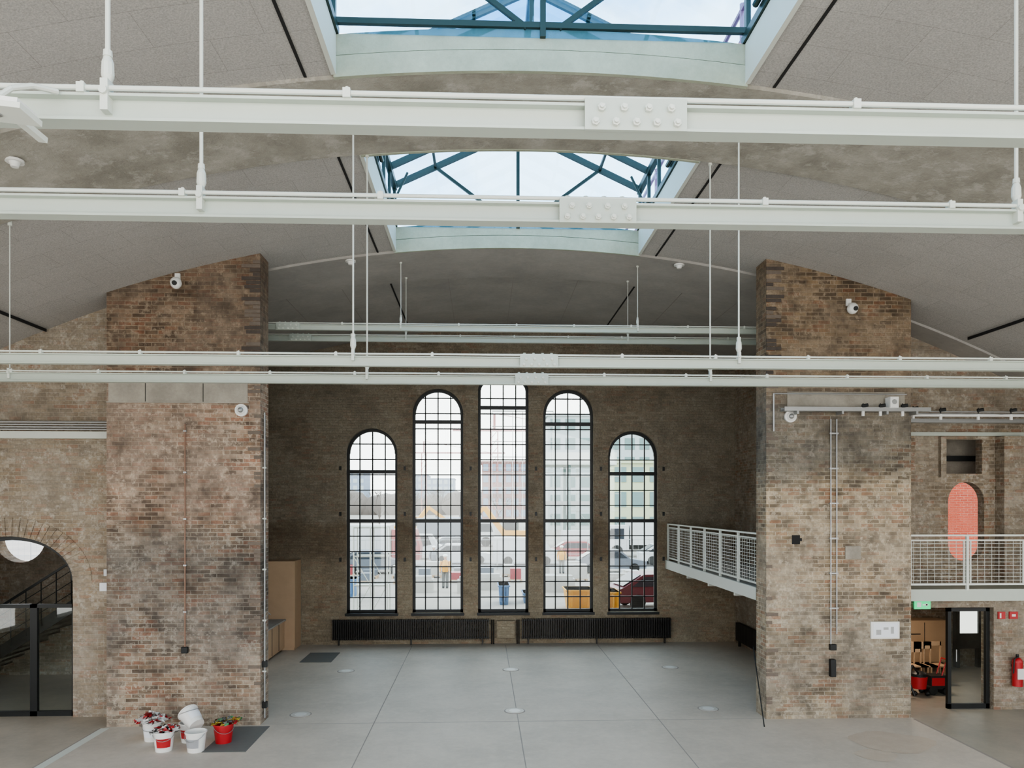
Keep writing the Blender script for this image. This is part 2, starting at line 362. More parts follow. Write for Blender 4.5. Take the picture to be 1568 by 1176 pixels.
# ---------------------------------------------------------------- railings
RAILW=plain('railing_white',(.66,.69,.64),.45,0,.03)
def railing(name,P,length,posts,z0,z1):
    b=B(name); W_=RAILW
    b.beam(P(0,z1),P(length,z1),.06,.035,W_); b.beam(P(0,z0+.1),P(length,z0+.1),.03,.04,W_); b.beam(P(0,z1-.1),P(length,z1-.1),.03,.03,W_)
    n=max(1,round(length/posts)); 
    for i in range(n+1):
        u=length*i/n; b.beam(P(u,z0-.02),P(u,z1),.05,.05,W_)
        if i<n:
            for e in (.07,length/n-.07): b.beam(P(u+e,z0+.1),P(u+e,z1-.1),.025,.025,W_)
    z=z0+.18
    while z<z1-.13: b.cyl(P(.02,z),P(length-.02,z),.006,W_,5); z+=.075
    u=.12
    while u<length: b.cyl(P(u,z0+.1),P(u,z1-.1),.004,W_,4); u+=.15
    b.done(smooth=False)
railing('balcony_railing',lambda u,z:(5.78,15.45+u,z),7.7,1.28,2.54,3.68)
railing('gallery_railing',lambda u,z:(8.68+u,15.0,z),5.0,1.12,2.56,3.66)
b=B('balcony'); b.box(5.74,7.9,15.42,YR,2.34,2.52,RIBL); b.box(5.70,5.76,15.38,YR,2.30,2.56,RAILW); b.box(5.70,7.9,15.38,15.42,2.30,2.56,RAILW)
for y in (17,19,21): b.box(5.8,7.9,y,y+.1,2.2,2.34,RAILW)
b.done()

# ---------------------------------------------------------------- skylights
EV=EYE+6.6; RG=EYE+7.8
for ya,yb in SK:
    c=B('skylight_curb')
    for x0,x1 in ((SL-.03,SL+.03),(SR-.03,SR+.03)): c.box(x0,x1,ya+.06,yb-.06,hv(SL)-.03,hv(SL)+.47,CURB)
    n=16
    for y0,y1 in ((yb-.06,yb-.002),(ya+.002,ya+.06)):
        for i in range(n):
            a=SL+(SR-SL)*i/n; b_=SL+(SR-SL)*(i+1)/n
            for k0,k1,dy in ((-.06,.20,0.0),(.215,.47,.014)):
                yy0,yy1=(y0+dy,y1) if y0>ya+1 else (y0,y1-dy)
                c.hexa([(a,yy0,hv(a)+k0),(b_,yy0,hv(b_)+k0),(b_,yy1,hv(b_)+k0),(a,yy1,hv(a)+k0),(a,yy0,hv(a)+k1),(b_,yy0,hv(b_)+k1),(b_,yy1,hv(b_)+k1),(a,yy1,hv(a)+k1)],FASC)
    c.done(smooth=False)
    s=B('skylight'); zc=hv(SL)+.48
    for x in (SL,SR):
        s.box(x-.06,x+.06,ya,yb,zc,zc+.1,GREEN); s.box(x-.05,x+.05,ya,yb,EV-.08,EV+.04,GREEN)
    s.box(CX-.05,CX+.05,ya,yb,RG-.12,RG+.05,GREEN)
    nr=5
    for i in range(nr+1):
        y=ya+.06+(yb-ya-.12)*i/nr
        for x in (SL,SR):
            s.beam((x,y,zc),(x,y,EV),.06,.08,GREEN)
            s.beam((x,y,EV),(CX,y,RG),.06,.12,GREEN)
    for x in (SL,SR):
        for k in (.33,.66):
            px=x+(CX-x)*k; pz=EV+(RG-EV)*k; s.beam((px,ya,pz),(px,yb,pz),.05,.06,GREEN)
        e=.01
        s.hexa([(x,ya,EV),(x,yb,EV),(CX,yb,RG),(CX,ya,RG),(x,ya,EV+e),(x,yb,EV+e),(CX,yb,RG+e),(CX,ya,RG+e)],GLS)
        s.box(x-.005,x+.005,ya,yb,zc,EV,GLS)
    for y in (ya+.06,yb-.06):
        s.box(SL,SR,y-.03,y+.03,hv(CX)+.46,hv(CX)+.53,GREEN)
        s.box(CX-.035,CX+.035,y-.04,y+.04,zc,RG,GREEN)
        for sg,x in ((-1,SL),(1,SR)):
            px=x+(CX-x)*.33; pz=EV+(RG-EV)*.33
            s.beam((px,y,pz),(CX+sg*.2,y,zc+.12),.05,.06,GREEN)
        s.extr([(SL,zc),(SR,zc),(SR,EV),(CX,RG),(SL,EV)],'y',y-.004,y+.004,GLS)
    for x,sg in ((SL,1),(SR,-1)):
        for y in (ya+1.2,yb-1.0):
            s.cyl((x+sg*.1,y,zc+.15),(x+sg*.35,y+.1,EV-.1),.025,GREEN,6); s.cyl((x+sg*.1,y-.3,zc+.12),(x+sg*.1,y+.4,zc+.12),.04,GREEN,8)
    s.done(smooth=False)
b=B('roof_scaffold'); pk=plain('pink_reflection',(.30,.14,.24),.5)  # pink paints a reflection of brick onto the scaffold pipes
for x in (SL-.9,SR+.9):
    for z in (11.3,11.8,12.3): b.cyl((x,3,z),(x,22,z),.04,pk,6)
    for y in range(4,22,2): b.cyl((x,y,9.6),(x,y,12.4),.04,pk,6)
b.done()

# ---------------------------------------------------------------- tie beams
def ibeam(name,y,zc,h=.13,wd=.10,x0=XL,x1=XR,sx=.5):
    b=B(name); t=.014
    b.box(x0,x1,y-wd/2,y+wd/2,zc+h/2-t,zc+h/2,WHITE); b.box(x0,x1,y-wd/2,y+wd/2,zc-h/2,zc-h/2+t,WHITE)
    b.box(x0,x1,y-.008,y+.008,zc-h/2+t,zc+h/2-t,WHITE)
    zp=zc+h/2+.026; yp=y-wd/2+.01
    b.cyl((x0,yp,zp),(x1,yp,zp),.013,CURB,10)
    x=x0+.4
    while x<x1:
        if not sx-.1<x<sx+.6:
            b.box(x-.018,x+.018,yp-.022,yp+.03,zp-.028,zp+.018,CURB); b.cyl((x,yp,zp),(x,yp,zp+.03),.009,CURB,6)
        x+=1.25
    yf=y-wd/2-.012
    b.box(sx,sx+.5,yf,yf+.02,zc-h/2-.005,zc+h/2+.02,WHITE); b.box(sx+.02,sx+.48,y-wd/2+.015,y+wd/2,zc+h/2,zc+h/2+.043,WHITE)
    for r,xs in ((-.036,[.05,.15,.25,.35,.45]),(.034,[.08,.19,.31,.42])):
        for xx in xs:
            b.cyl((sx+xx,yf,zc+r),(sx+xx,yf-.018,zc+r),.02,CURB,6); b.cyl((sx+xx,yf-.015,zc+r),(sx+xx,yf-.03,zc+r),.011,CURB,8)
    for xx in (.06,.18,.3,.42): b.cyl((sx+xx,y+.02,zc+h/2+.03),(sx+xx,y+.02,zc+h/2+.065),.018,WHITE,6)
    return b
def hanger(b,x,y,zb,tb_=True,r=.012,k=1.0):
    zt=hv(x)
    b.cyl((x,y,zb),(x,y,zt+.05),r,CURB,8)
    b.box(x-.018,x+.018,y-.04,y+.02,zb-.12,zb+.03,CURB); b.cyl((x,y-.055,zb-.03),(x,y+.05,zb-.03),.02,CURB,8)
    if tb_:
        for za,zb_,ra,rb in ((.02,.06,.016,.03),(.06,.12,.03,.028),(.12,.15,.028,.018),(.15,.18,.022,.02)):
            b.cyl((x,y,zb+za*k),(x,y,zb+zb_*k),ra*k,CURB,10,rb*k)
    b.cyl((x,y,zt-.08),(x,y,zt),.03,CURB,8)
ZT=EYE+1.9
for y,hs in ((3.69,(-1.79,3.5)),(4.89,(-1.79,3.56)),(9.9,(-1.68,3.42)),(11.35,(-1.72,3.48))):
    b=ibeam('tie_beam',y,ZT-.01 if y<6 else ZT-.03)
    for x in hs: hanger(b,x,y-.02,ZT+.09,True,.012,1 if y<6 else 1.3)
    b.done()
    for x in (CX-7.7,CX+7.9):
        if y>9:
            t=B('hanger_rod'); hanger(t,x,y,ZT+.07,False,.008); t.done()
for y,z in ((16.3,EYE+3.8),(17.4,EYE+3.8)):
    b=ibeam('tie_beam',y,z,.12,.09,-5.9,7.3,-4.4)
    for x in (-1.75,3.4): hanger(b,x,y,z+.1,True,.009)
    b.done()
b=B('led_floodlight')
b.M=Matrix.Translation((-2.09,3.3,5.985))@Matrix.Rotation(.10,4,'Y')
b.box(-.16,.16,-.08,.08,-.012,.012,CURB); b.box(-.14,.14,-.07,.07,.012,.035,PLAST); b.box(-.08,-.03,-.05,-.02,-.018,-.012,BLACK); b.cyl((.02,0,-.018),(.02,0,-.012),.018,GALV,10)
b.path([(-.05,.05,.03),(-.06,.1,.10),(-.04,.16,.18),(-.0,.24,.24),(.06,.33,.27)],.013,CURB)
b.box(-.02,.02,.05,.36,.035,.06,CURB)
b.done()
# ---------------------------------------------------------------- wall kit
def dome(name,x,y,z,r=.11):
    b=B(name); b.cyl((x,y,z),(x,y-.05,z),r*1.1,PLAST,20); b.cyl((x,y-.05,z),(x,y-.08,z),r*.8,PLAST,20,r*.6); b.ball((x,y-.08,z),r*.5,GALV); b.done()
dome('round_wall_lamp',-4.66,14.78,6.12); dome('round_wall_lamp',6.15,14.78,6.05)  # round wall lamps, modelled unlit
def secam(x,y,z):
    b=B('security_camera'); b.box(x-.05,x+.05,y-.04,y,z+.02,z+.16,PLAST); b.cyl((x,y-.04,z+.05),(x,y-.12,z-.02),.03,PLAST); b.ball((x+.02,y-.15,z-.06),.11,PLAST,1,1,1.05); b.cyl((x+.03,y-.23,z-.08),(x+.03,y-.27,z-.09),.045,BLACK,12); b.done()
secam(-5.88,14.79,8.6); secam(7.34,14.79,8.25)
for x,y in ((-6.0,9.9),(-2.75,15.85),(4.2,15.85)):
    b=B('ceiling_spotlight'); z=hv(x)-.05; b.cyl((x,y,z),(x,y,z-.03),.11,PLAST,16); b.cyl((x,y,z-.03),(x,y,z-.09),.07,PLAST,14,.045); b.done()  # ceiling spotlight housings, modelled unlit
b=B('wall_conduit'); b.cyl((-5.74,14.77,1.5),(-5.74,14.77,5.85),.014,COPPER); 
for z in (2.2,3.1,4.0,4.9,5.7): b.box(-5.77,-5.71,14.75,14.8,z,z+.03,GALV)
b.done()
b=B('pier_socket'); b.box(-5.80,-5.68,14.72,14.8,1.42,1.54,BLACK); b.done(.01)
b=B('wall_conduit'); b.cyl((-4.27,14.95,.1),(-4.27,14.95,6.1),.018,GALV)
for z in (.3,1.1): b.box(-4.31,-4.22,14.9,15.0,z,z+.12,BLACK)
for z in range(1,6): b.box(-4.31,-4.24,14.93,14.97,z,z+.03,CURB)
b.done()
b=B('wall_conduit'); b.cyl((-7.45,15.44,.6),(-7.45,15.44,5.7),.016,GALV); b.cyl((-7.38,15.44,2.4),(-7.38,15.44,5.7),.012,CURB); b.done()
b=B('junction_box'); b.box(-7.68,-7.42,15.40,15.5,2.55,2.72,LAB); b.box(-7.6,-7.45,15.40,15.5,2.85,3.0,GALV); b.box(-7.46,-7.32,15.38,15.5,1.2,1.55,BLACK); b.box(-7.4,-7.3,15.38,15.5,.45,.55,BLACK); b.done(.01)
b=B('cable_pipes_left')
for k in range(4): b.cyl((XL,15.38-k*.035,5.80+k*.045),(-7.26,15.38-k*.035,5.80+k*.045),.017,GALV)
b.cyl((-7.32,15.38,5.9),(-7.32,15.38,5.3),.03,BLACK,8)
b.done()
b=B('wall_conduit')
for x,z0 in ((6.98,1.5),(7.10,1.7)): b.cyl((x,14.77,z0),(x,14.77,6.0),.014,GALV); 
for z in (2.2,2.9,3.6,4.3,5.0,5.7): b.box(6.95,7.13,14.75,14.8,z,z+.03,GALV)
b.done()
b=B('pier_socket'); b.box(6.95,7.08,14.72,14.8,1.38,1.5,BLACK); b.box(6.95,7.06,14.70,14.8,.85,1.2,BLACK); b.done(.01)
b=B('notice_board'); b.box(7.80,8.38,14.76,14.80,1.60,1.94,PLAST); b.box(7.84,8.34,14.755,14.76,1.63,1.91,LAB)
for x,z,w_,h_ in ((7.9,1.68,.1,.1),(8.05,1.78,.1,.05),(8.2,1.7,.06,.14)): b.box(x,x+w_,14.752,14.756,z,z+h_,GALV)
b.done()
b=B('wall_cover_plate'); b.box(7.28,7.6,14.77,14.80,3.2,3.46,BAND); b.done(.005)
b=B('dark_hole_patch'); b.box(6.2,6.36,14.79,14.80,3.5,3.68,DARK); b.box(6.25,6.4,14.788,14.80,3.56,3.62,DARK); b.done()  # flat dark boxes on the pier face colour in the shade of a hole
b=B('cable_tray')
b.box(5.95,8.9,14.55,14.75,6.14,6.16,GALV); b.box(5.95,8.9,14.55,14.56,6.16,6.22,GALV); b.box(5.95,8.9,14.74,14.75,6.16,6.22,GALV)
b.box(8.6,XR,15.6,15.8,6.04,6.06,GALV); b.box(8.6,XR,15.6,15.61,6.06,6.12,GALV)
for k in range(3): b.cyl((8.6,15.4-k*.05,6.15+k*.04),(XR,15.4-k*.05,6.15+k*.04),.016,GALV)
b.cyl((5.8,14.72,5.75),(5.8,14.72,6.5),.02,GALV); b.cyl((5.8,14.72,6.5),(8.5,14.72,6.5),.014,GALV)
for x in (6.2,7.1,8.0,8.6): b.box(x,x+.04,14.55,14.8,6.08,6.14,GALV)
b.done()
b=B('track_spotlights')
for x,y in ((7.55,14.6),(7.9,14.6),(8.35,14.6),(8.8,15.0),(9.5,15.2),(10.3,15.2),(11.0,15.2)):
    b.cyl((x,y,6.18),(x,y,6.3),.012,BLACK); b.cyl((x-.04,y-.03,6.24),(x+.07,y-.06,6.26),.035,BLACK,10); b.cyl((x,y,6.16),(x,y,6.05),.03,PLAST,8)
b.cyl((8.3,15.2,6.14),(12.5,15.2,6.14),.02,PLAST); 
b.done()
b=B('loudspeaker'); b.box(8.05,8.22,14.5,14.7,6.2,6.42,PLAST); b.cyl((8.13,14.5,6.32),(8.13,14.49,6.32),.05,GALV,14); b.done(.01)
b=B('leaning_pole'); b.cyl((5.45,14.3,0),(5.6,15.3,1.35),.012,BLACK); b.done()
# ---------------------------------------------------------------- radiators
def radiator(x0,x1,y,z0,z1,axis='x'):
    b=B('radiator'); n=int((x1-x0)/.055)
    for i in range(n):
        u=x0+(x1-x0)*(i+.5)/n
        if axis=='x': b.box(u-.015,u+.015,y-.06,y+.06,z0,z1,RADI)
        else: b.box(y-.06,y+.06,u-.015,u+.015,z0,z1,RADI)
    for z in (z0+.05,z1-.05):
        if axis=='x': b.cyl((x0,y,z),(x1,y,z),.025,RADI)
        else: b.cyl((y,x0,z),(y,x1,z),.025,RADI)
    for u in (x0+.2,(x0+x1)/2,x1-.2):
        if axis=='x': b.box(u-.02,u+.02,y-.04,y+.04,0,z0,RADI)
        else: b.box(y-.04,y+.04,u-.02,u+.02,0,z0,RADI)
    b.done(smooth=False)
radiator(-4.55,.22,23.05,.16,.78); radiator(1.22,5.85,23.05,.16,.78); radiator(17.5,22.6,7.78,.16,.7,'y')
b=B('heating_pipes'); b.box(.45,1.0,23.0,23.19,.2,.72,REAR); 
for x in (.30,.36,1.08,1.14): b.cyl((x,23.1,.0),(x,23.1,.75),.018,RADI)
b.done()
# ---------------------------------------------------------------- kitchen
b=B('kitchen_cabinet'); b.box(-6.45,-5.52,22.35,23.15,0,2.62,WOOD); b.box(-6.45,-5.50,22.33,22.35,.08,2.62,WOOD)
b.done(.004)
b=B('kitchen_counter'); b.box(-6.45,-5.9,17.6,22.32,0,.08,DARK); b.box(-6.45,-5.8,17.6,22.32,.08,.88,WOOD); b.box(-6.45,-5.75,17.6,22.32,.88,.92,RIBL)
for y in (18.2,18.9,19.6,20.3,21.0,21.7): b.box(-5.8,-5.79,y-.006,y+.006,.1,.86,DARK)
b.path([(-6.1,21.3,.92),(-6.1,21.3,1.22),(-6.0,21.3,1.27),(-5.92,21.3,1.2)],.018,GALV)
b.done()
b=B('soap_bottle'); b.cyl((-5.95,20.9,.92),(-5.95,20.9,1.08),.04,PLAST,12); b.cyl((-5.95,20.9,1.08),(-5.95,20.9,1.16),.012,PLAST); b.done()
fb=plain('floorbox_steel',(.62,.60,.55),.5,.1)
for x,y in ((-3.5,19.5),(.75,19.5),(4.95,19.6),(-3.7,15.5),(.68,15.6),(4.75,15.6)):
    b=B('floor_socket_box'); b.cyl((x,y,0),(x,y,.006),.22,JOINT,28); b.cyl((x,y,0),(x,y,.010),.195,fb,28); b.cyl((x,y,.01),(x,y,.012),.12,PLAST,24); b.done()
# ---------------------------------------------------------------- doors
def door(name,x0,x1,y,z1,leafs):
    b=B(name); w=.075
    b.box(x0,x0+w,y,y+.08,0,z1,BLACK); b.box(x1-w,x1,y,y+.08,0,z1,BLACK); b.box(x0,x1,y,y+.08,z1-w,z1,BLACK); b.box(x0,x1,y,y+.08,0,.1,BLACK)
    for k in range(1,leafs):
        x=x0+(x1-x0)*k/leafs; b.box(x-.07,x+.07,y,y+.08,0,z1,BLACK)
    b.box(x0,x1,y+.03,y+.035,.05,z1,GL)
    b.cyl((x0+.16,y-.04,1.0),(x0+.16,y-.04,1.25),.012,GALV)
    b.done(smooth=False)
door('door_1',9.78,10.68,15.4,2.12,1)
door('door_2',-10.75,-8.25,15.6,2.27,3)
b=B('fanlight'); 
n=20
for i in range(n):
    t0=math.pi*i/n;t1=math.pi*(i+1)/n;p=[]
    for yy in (15.6,15.68):
        for t,k in ((t0,0),(t1,0),(t1,-.08),(t0,-.08)): p.append((ol['xc']+(ol['hw']+k)*math.cos(t),yy,ol['zs']+(ol['rise']+k)*math.sin(t)))
    b.hexa(p,BLACK)
b.done(smooth=False)
def sign(x,y,z):
    b=B('exit_sign'); b.box(x-.17,x+.17,y-.03,y,z-.09,z+.09,GREENX); b.box(x-.12,x-.03,y-.034,y-.03,z-.05,z+.05,PLAST); b.box(x+.0,x+.1,y-.034,y-.03,z-.015,z+.015,PLAST); b.extr([(x+.07,z-.04),(x+.13,z),(x+.07,z+.04)],'y',y-.034,y-.03,PLAST); b.box(x-.02,x+.02,y,y+.12,z+.05,z+.09,GALV); b.done()
sign(9.1,15.2,2.22); sign(-9.85,15.45,2.42)
b=B('fire_sign'); b.box(10.78,10.93,15.27,15.3,1.9,2.05,REDP); b.box(11.02,11.2,15.27,15.3,1.9,2.05,REDP); b.box(10.81,10.84,15.265,15.27,1.92,2.02,PLAST); b.box(11.07,11.15,15.265,15.27,1.95,2.0,PLAST); b.done()
b=B('fire_extinguisher'); b.cyl((11.12,15.18,.52),(11.12,15.18,1.02),.10,REDP,16); b.ball((11.12,15.18,1.02),.10,REDP); b.cyl((11.12,15.18,1.08),(11.12,15.18,1.18),.03,BLACK); b.path([(11.12,15.14,1.14),(11.0,15.1,1.1),(10.98,15.1,.8)],.014,BLACK); b.box(11.05,11.19,15.065,15.08,.68,.9,PLAST); b.box(11.07,11.17,15.18,15.3,.9,.95,BLACK); b.done()
# side room contents
b=B('wooden_cabinet'); b.box(10.6,11.8,18.6,19.1,.3,1.35,WOOD); 
for x in (10.6,11.75): b.box(x,x+.05,18.6,18.7,0,.3,WOOD)
b.box(11.2,11.21,18.59,18.6,.35,1.3,DARK); b.box(10.7,11.1,18.59,18.6,1.0,1.02,DARK); b.done()
b=B('stacked_chairs')
for k in range(3):
    x=10.1+k*.24; b.box(x,x+.03,17.6,17.63,.0,1.0,WOOD); b.box(x+.4,x+.43,17.6,17.63,.0,1.0,WOOD); b.box(x,x+.43,17.6,17.63,.75+k*.08,1.0,WOOD); b.box(x,x+.43,17.3,17.7,.45,.48,WOOD)
    for xx in (x,x+.4): b.box(xx,xx+.03,17.3,17.33,0,.45,WOOD)
b.done()
b=B('shop_vacuum'); X=9.85; Y=16.6
b.cyl((X,Y,.15),(X,Y,.42),.17,REDP,16,.2); b.ball((X,Y,.42),.2,BLACK,1,1,.6); b.path([(X-.05,Y-.1,.5),(X-.25,Y-.2,.7),(X-.35,Y-.2,.4),(X-.25,Y-.3,.05)],.022,BLACK)
for a in range(4): b.ball((X+.2*math.cos(a*1.57+.7),Y+.2*math.sin(a*1.57+.7),.06),.06,BLACK)
b.done()
b=B('hand_trolley'); X=10.3; Y=16.7
b.box(X-.18,X+.2,Y-.15,Y+.15,.12,.42,BLACK); b.box(X-.16,X+.14,Y-.155,Y+.14,.2,.38,REDP); b.cyl((X-.15,Y-.2,.1),(X-.15,Y+.2,.1),.1,BLACK,14); b.cyl((X+.16,Y-.2,.08),(X+.16,Y+.2,.08),.08,BLACK,14); b.path([(X+.1,Y-.1,.4),(X+.22,Y-.1,.78),(X+.22,Y+.1,.78),(X+.1,Y+.1,.4)],.014,REDP); b.done()
b=B('window_6'); b.box(12.55,13.1,19.3,19.4,.9,2.15,emis('glowing_pane',(.95,.93,.88),2.0));  # pane glows by itself in place of daylight; the wall behind is solid
for x in (12.5,13.1): b.box(x-.05,x+.05,19.25,19.42,0,2.2,BLACK)
b.box(12.5,13.1,19.25,19.42,.5,.9,BLACK); b.done()
b=B('staircase')
for i in range(14):
    x=-11.9+.28*i; z=.3+i*.18; b.box(x,x+.3,17.2,18.6,z,z+.05,RIB); b.box(x+.26,x+.3,17.2,18.6,z,z+.2,RIB)
b.beam((-11.9,17.2,.25),(-8.1,17.2,2.7),.04,.25,BLACK); b.beam((-11.9,17.15,1.25),(-8.1,17.15,3.7),.04,.05,BLACK)
for i in range(12): x=-11.8+i*.33; z=.3+i*.213; b.cyl((x,17.15,z),(x,17.15,z+1.0),.012,BLACK,6)
for k in (.3,.55,.8): b.cyl((-11.9,17.15,.25+k),(-8.1,17.15,2.7+k),.008,BLACK,6)
b.done()
# ---------------------------------------------------------------- buckets
def bucket(x,y,rot,body,label,name='plastic_bucket',tilt=None):
    b=B(name); b.M=Matrix.Translation((x,y,tilt[1] if tilt else 0))@Matrix.Rotation(rot,4,'Z')@Matrix.Rotation(tilt[0] if tilt else 0,4,'X')@Matrix.Scale(1.2,4)
    n=20; prof=[(.115,0),(.145,.27),(.155,.27),(.155,.29),(.14,.29),(.11,.02)]
    vs=[];fs=[]
    for r,z in prof:
        for i in range(n): t=2*math.pi*i/n; vs.append((r*math.cos(t),r*math.sin(t),z))
    for j in range(len(prof)-1):
        for i in range(n): fs.append((j*n+i,j*n+(i+1)%n,(j+1)*n+(i+1)%n,(j+1)*n+i))
    fs.append(tuple(range(n-1,-1,-1))); fs.append(tuple((len(prof)-1)*n+i for i in range(n)))
    b.add(vs,fs,body)
    for j in range(9):
        t0=-2.3+j*.17; t1=t0+.17; r0=.128;r1=.143
        b.add([(r0*math.cos(t0),r0*math.sin(t0),.07),(r0*math.cos(t1),r0*math.sin(t1),.07),(r1*math.cos(t1),r1*math.sin(t1),.2),(r1*math.cos(t0),r1*math.sin(t0),.2)],[(0,1,2,3)],label)
    pts=[(.15*math.cos(t),-.16*math.sin(t)*.9-.02,.27-.1*math.sin(t)) for t in [math.pi*i/8 for i in range(9)]]
    b.path(pts,.004,GALV,5)
    return b.done()
LABG=plain('grey_label',(.35,.36,.38),.6)
BK=[(-6.0,13.95,0,PLAST,LAB),(-5.55,13.35,.3,PLAST,REDP),(-4.98,13.3,-.2,PLAST,LABG),(-4.66,13.75,.5,REDP,REDP),(-5.3,13.85,0,PLAST,REDP)]
for k in BK: bucket(*k)
bucket(-5.1,13.66,.9,PLAST,LAB,tilt=(-1.0,.34))
def pile(name,x,y,z,r,mats,n=40):
    b=B(name)
    for i in range(n):
        a=random.random()*6.28; q=r*math.sqrt(random.random()); h=z+(r-q)*.55*random.random()
        p=Vector((x+q*math.cos(a),y+q*math.sin(a),h)); s=r*.28
        b.hexa([p+Vector((random.uniform(-s,s),random.uniform(-s,s),random.uniform(-s,s)*.5)) for _ in range(8)],random.choice(mats))
    b.done()
pile('crumpled_barrier_tape',-6.0,13.95,.38,.26,[REDP,PLAST,PLAST],70)
pile('waste_in_bucket',-5.55,13.4,.34,.22,[REDP,PLAST,MAT,PLAST],60)
pile('cleaning_rags',-4.62,13.8,.36,.22,[plain('yellow_rag',(.6,.45,.08),.8),MAT,plain('green_rag',(.1,.3,.15),.8),REDP],50)
b=B('floor_mat_buckets'); b.box(-4.85,-4.1,13.2,14.7,0,.008,MAT); b.done()

# ---------------------------------------------------------------- outside
g=B('ground_outside'); g.box(-400,400,YR+.6,900,-.25,-.05,GROUND); g.done(smooth=False)
g=B('site_road'); g.box(-60,60,50,57,-.049,-.045,ASPH); g.done(smooth=False)
def car(name,x,y,rot,paint,van=False):
    b=B(name); b.M=Matrix.Translation((x,y,-.045))@Matrix.Rotation(rot,4,'Z'); Hh=2.0 if van else 1.45
    if van: pr=[(-2.4,.35),(2.4,.35),(2.45,.95),(1.7,1.15),(1.2,Hh-.05),(-2.35,Hh),(-2.4,1)]
    else: pr=[(-2.1,.3),(2.1,.3),(2.15,.75),(1.1,.92),(.5,Hh),(-1.1,Hh),(-1.9,.95),(-2.15,.85)]
    b.extr(pr,'y',-.85,.85,paint)
    gp=[(.35,.97),(1.25,1.17),(.95,Hh-.15),(.3,Hh-.15)] if van else [(-1.6,.95),(.95,.95),(.42,Hh-.1),(-1.05,Hh-.1)]
    for yy in (-.86,.85): b.extr(gp,'y',yy,yy+.01,CARGL)
    for wx in (-1.35,1.35):
        for yy in (-.9,.72): b.cyl((wx,yy,.32),(wx,yy+.18,.32),.32,BLACK,14)
    if not van: b.hexa([(-1.16,-.7,Hh-.03),(-1.14,.7,Hh-.03),(-1.90,.7,.97),(-1.92,-.7,.97),(-1.2,-.7,Hh-.02),(-1.2,.7,Hh-.02),(-1.95,.7,.99),(-1.95,-.7,.99)],CARGL)
    b.box(2.1,2.17,-.7,-.4,.6,.75,PLAST); b.box(2.1,2.17,.4,.7,.6,.75,PLAST)
    return b.done()
def truck(name,x,y,rot,cab,boxm,ln=6):
    b=B(name); b.M=Matrix.Translation((x,y,-.045))@Matrix.Rotation(rot,4,'Z')
    b.extr([(ln/2,.5),(ln/2+1.9,.5),(ln/2+1.95,1.4),(ln/2+1.6,2.6),(ln/2,2.6)],'y',-1.1,1.1,cab)
    for yy in (-1.11,1.1): b.extr([(ln/2+.4,1.5),(ln/2+1.75,1.5),(ln/2+1.5,2.35),(ln/2+.4,2.35)],'y',yy,yy+.01,CARGL)
    b.box(-ln/2,ln/2-.1,-1.15,1.15,1.0,2.9,boxm); b.box(-ln/2,ln/2,-.5,.5,.6,1.0,BLACK)
    for wx in (-ln/2+.8,-ln/2+1.9,ln/2+1.0):
        for yy in (-1.15,.85): b.cyl((wx,yy,.5),(wx,yy+.3,.5),.5,BLACK,14)
    b.done()
def skip(x,y,paint,w=1.6,h=.95,name='waste_skip'):
    b=B(name); k=min(.25,w*.1); b.hexa([(x-w/2+k,y-.6,-.05),(x+w/2-k,y-.6,-.05),(x+w/2-k,y+.6,-.05),(x-w/2+k,y+.6,-.05),(x-w/2,y-.7,h),(x+w/2,y-.7,h),(x+w/2,y+.7,h),(x-w/2,y+.7,h)],paint)
    b.box(x-w/2-.04,x+w/2+.04,y-.74,y+.74,h-.06,h,paint)
    for k in (-.3,0,.3): b.box(x+k*w-.03,x+k*w+.03,y-.72,y-.6,.1,h,paint)
    b.done()
def excavator(x,y,rot):
    b=B('excavator'); b.M=Matrix.Translation((x,y,-.05))@Matrix.Rotation(rot,4,'Z')
    for yy in (-1.2,.7): b.extr([(-1.7,.3),(-1.4,0),(1.4,0),(1.7,.3),(1.4,.8),(-1.4,.8)],'y',yy,yy+.5,BLACK)
    b.box(-1.6,1.1,-1.1,1.1,.95,1.9,ORNG); b.box(.1,1.2,-1.1,0,1.9,2.9,CARGL); b.box(.05,1.25,-1.15,.05,2.85,2.95,ORNG)
    b.beam((1,.3,1.5),(3,.3,4.0),.3,.45,ORNG); b.beam((3,.3,4.0),(5,.3,2.6),.25,.35,ORNG); b.beam((5,.3,2.7),(4.9,.3,1.2),.2,.3,ORNG); b.box(4.4,5.3,0,.7,.6,1.3,BLACK)
    b.done()
def worker(x,y,vest):
    b=B('construction_worker'); z=-.05; tr=MAT
    for s in (-.1,.1):
        b.cyl((x+s,y,z+.08),(x+s,y,z+.5),.07,tr,8,.075); b.cyl((x+s,y,z+.5),(x+s*.9,y,z+.9),.075,tr,8,.1); b.ball((x+s,y-.06,z+.06),.09,BLACK,.8,1.5,.6)
    b.cyl((x,y,z+.85),(x,y,z+1.2),.17,vest,10,.19); b.cyl((x,y,z+1.2),(x,y,z+1.45),.19,vest,10,.12)
    for s in (-1,1): b.cyl((x+s*.2,y,z+1.4),(x+s*.27,y,z+1.1),.06,vest,8,.05); b.cyl((x+s*.27,y,z+1.1),(x+s*.25,y-.15,z+.88),.05,vest,8,.035); b.ball((x+s*.25,y-.17,z+.84),.045,skin)
    b.cyl((x,y,z+1.43),(x,y,z+1.52),.05,skin); b.ball((x,y,z+1.62),.11,skin,.85,.95,1.15); b.ball((x,y,z+1.68),.125,PLAST,1,1.1,.7)
    b.done()
skin=plain('skin',(.5,.3,.22),.6)
wp=plain('car_white',(.60,.60,.60),.3); rp=plain('car_red',(.34,.06,.07),.3); gp=plain('car_grey',(.16,.18,.21),.3); rpl=plain('crane_red',(.5,.25,.24),.5); mar=plain('car_maroon',(.14,.04,.05),.3)
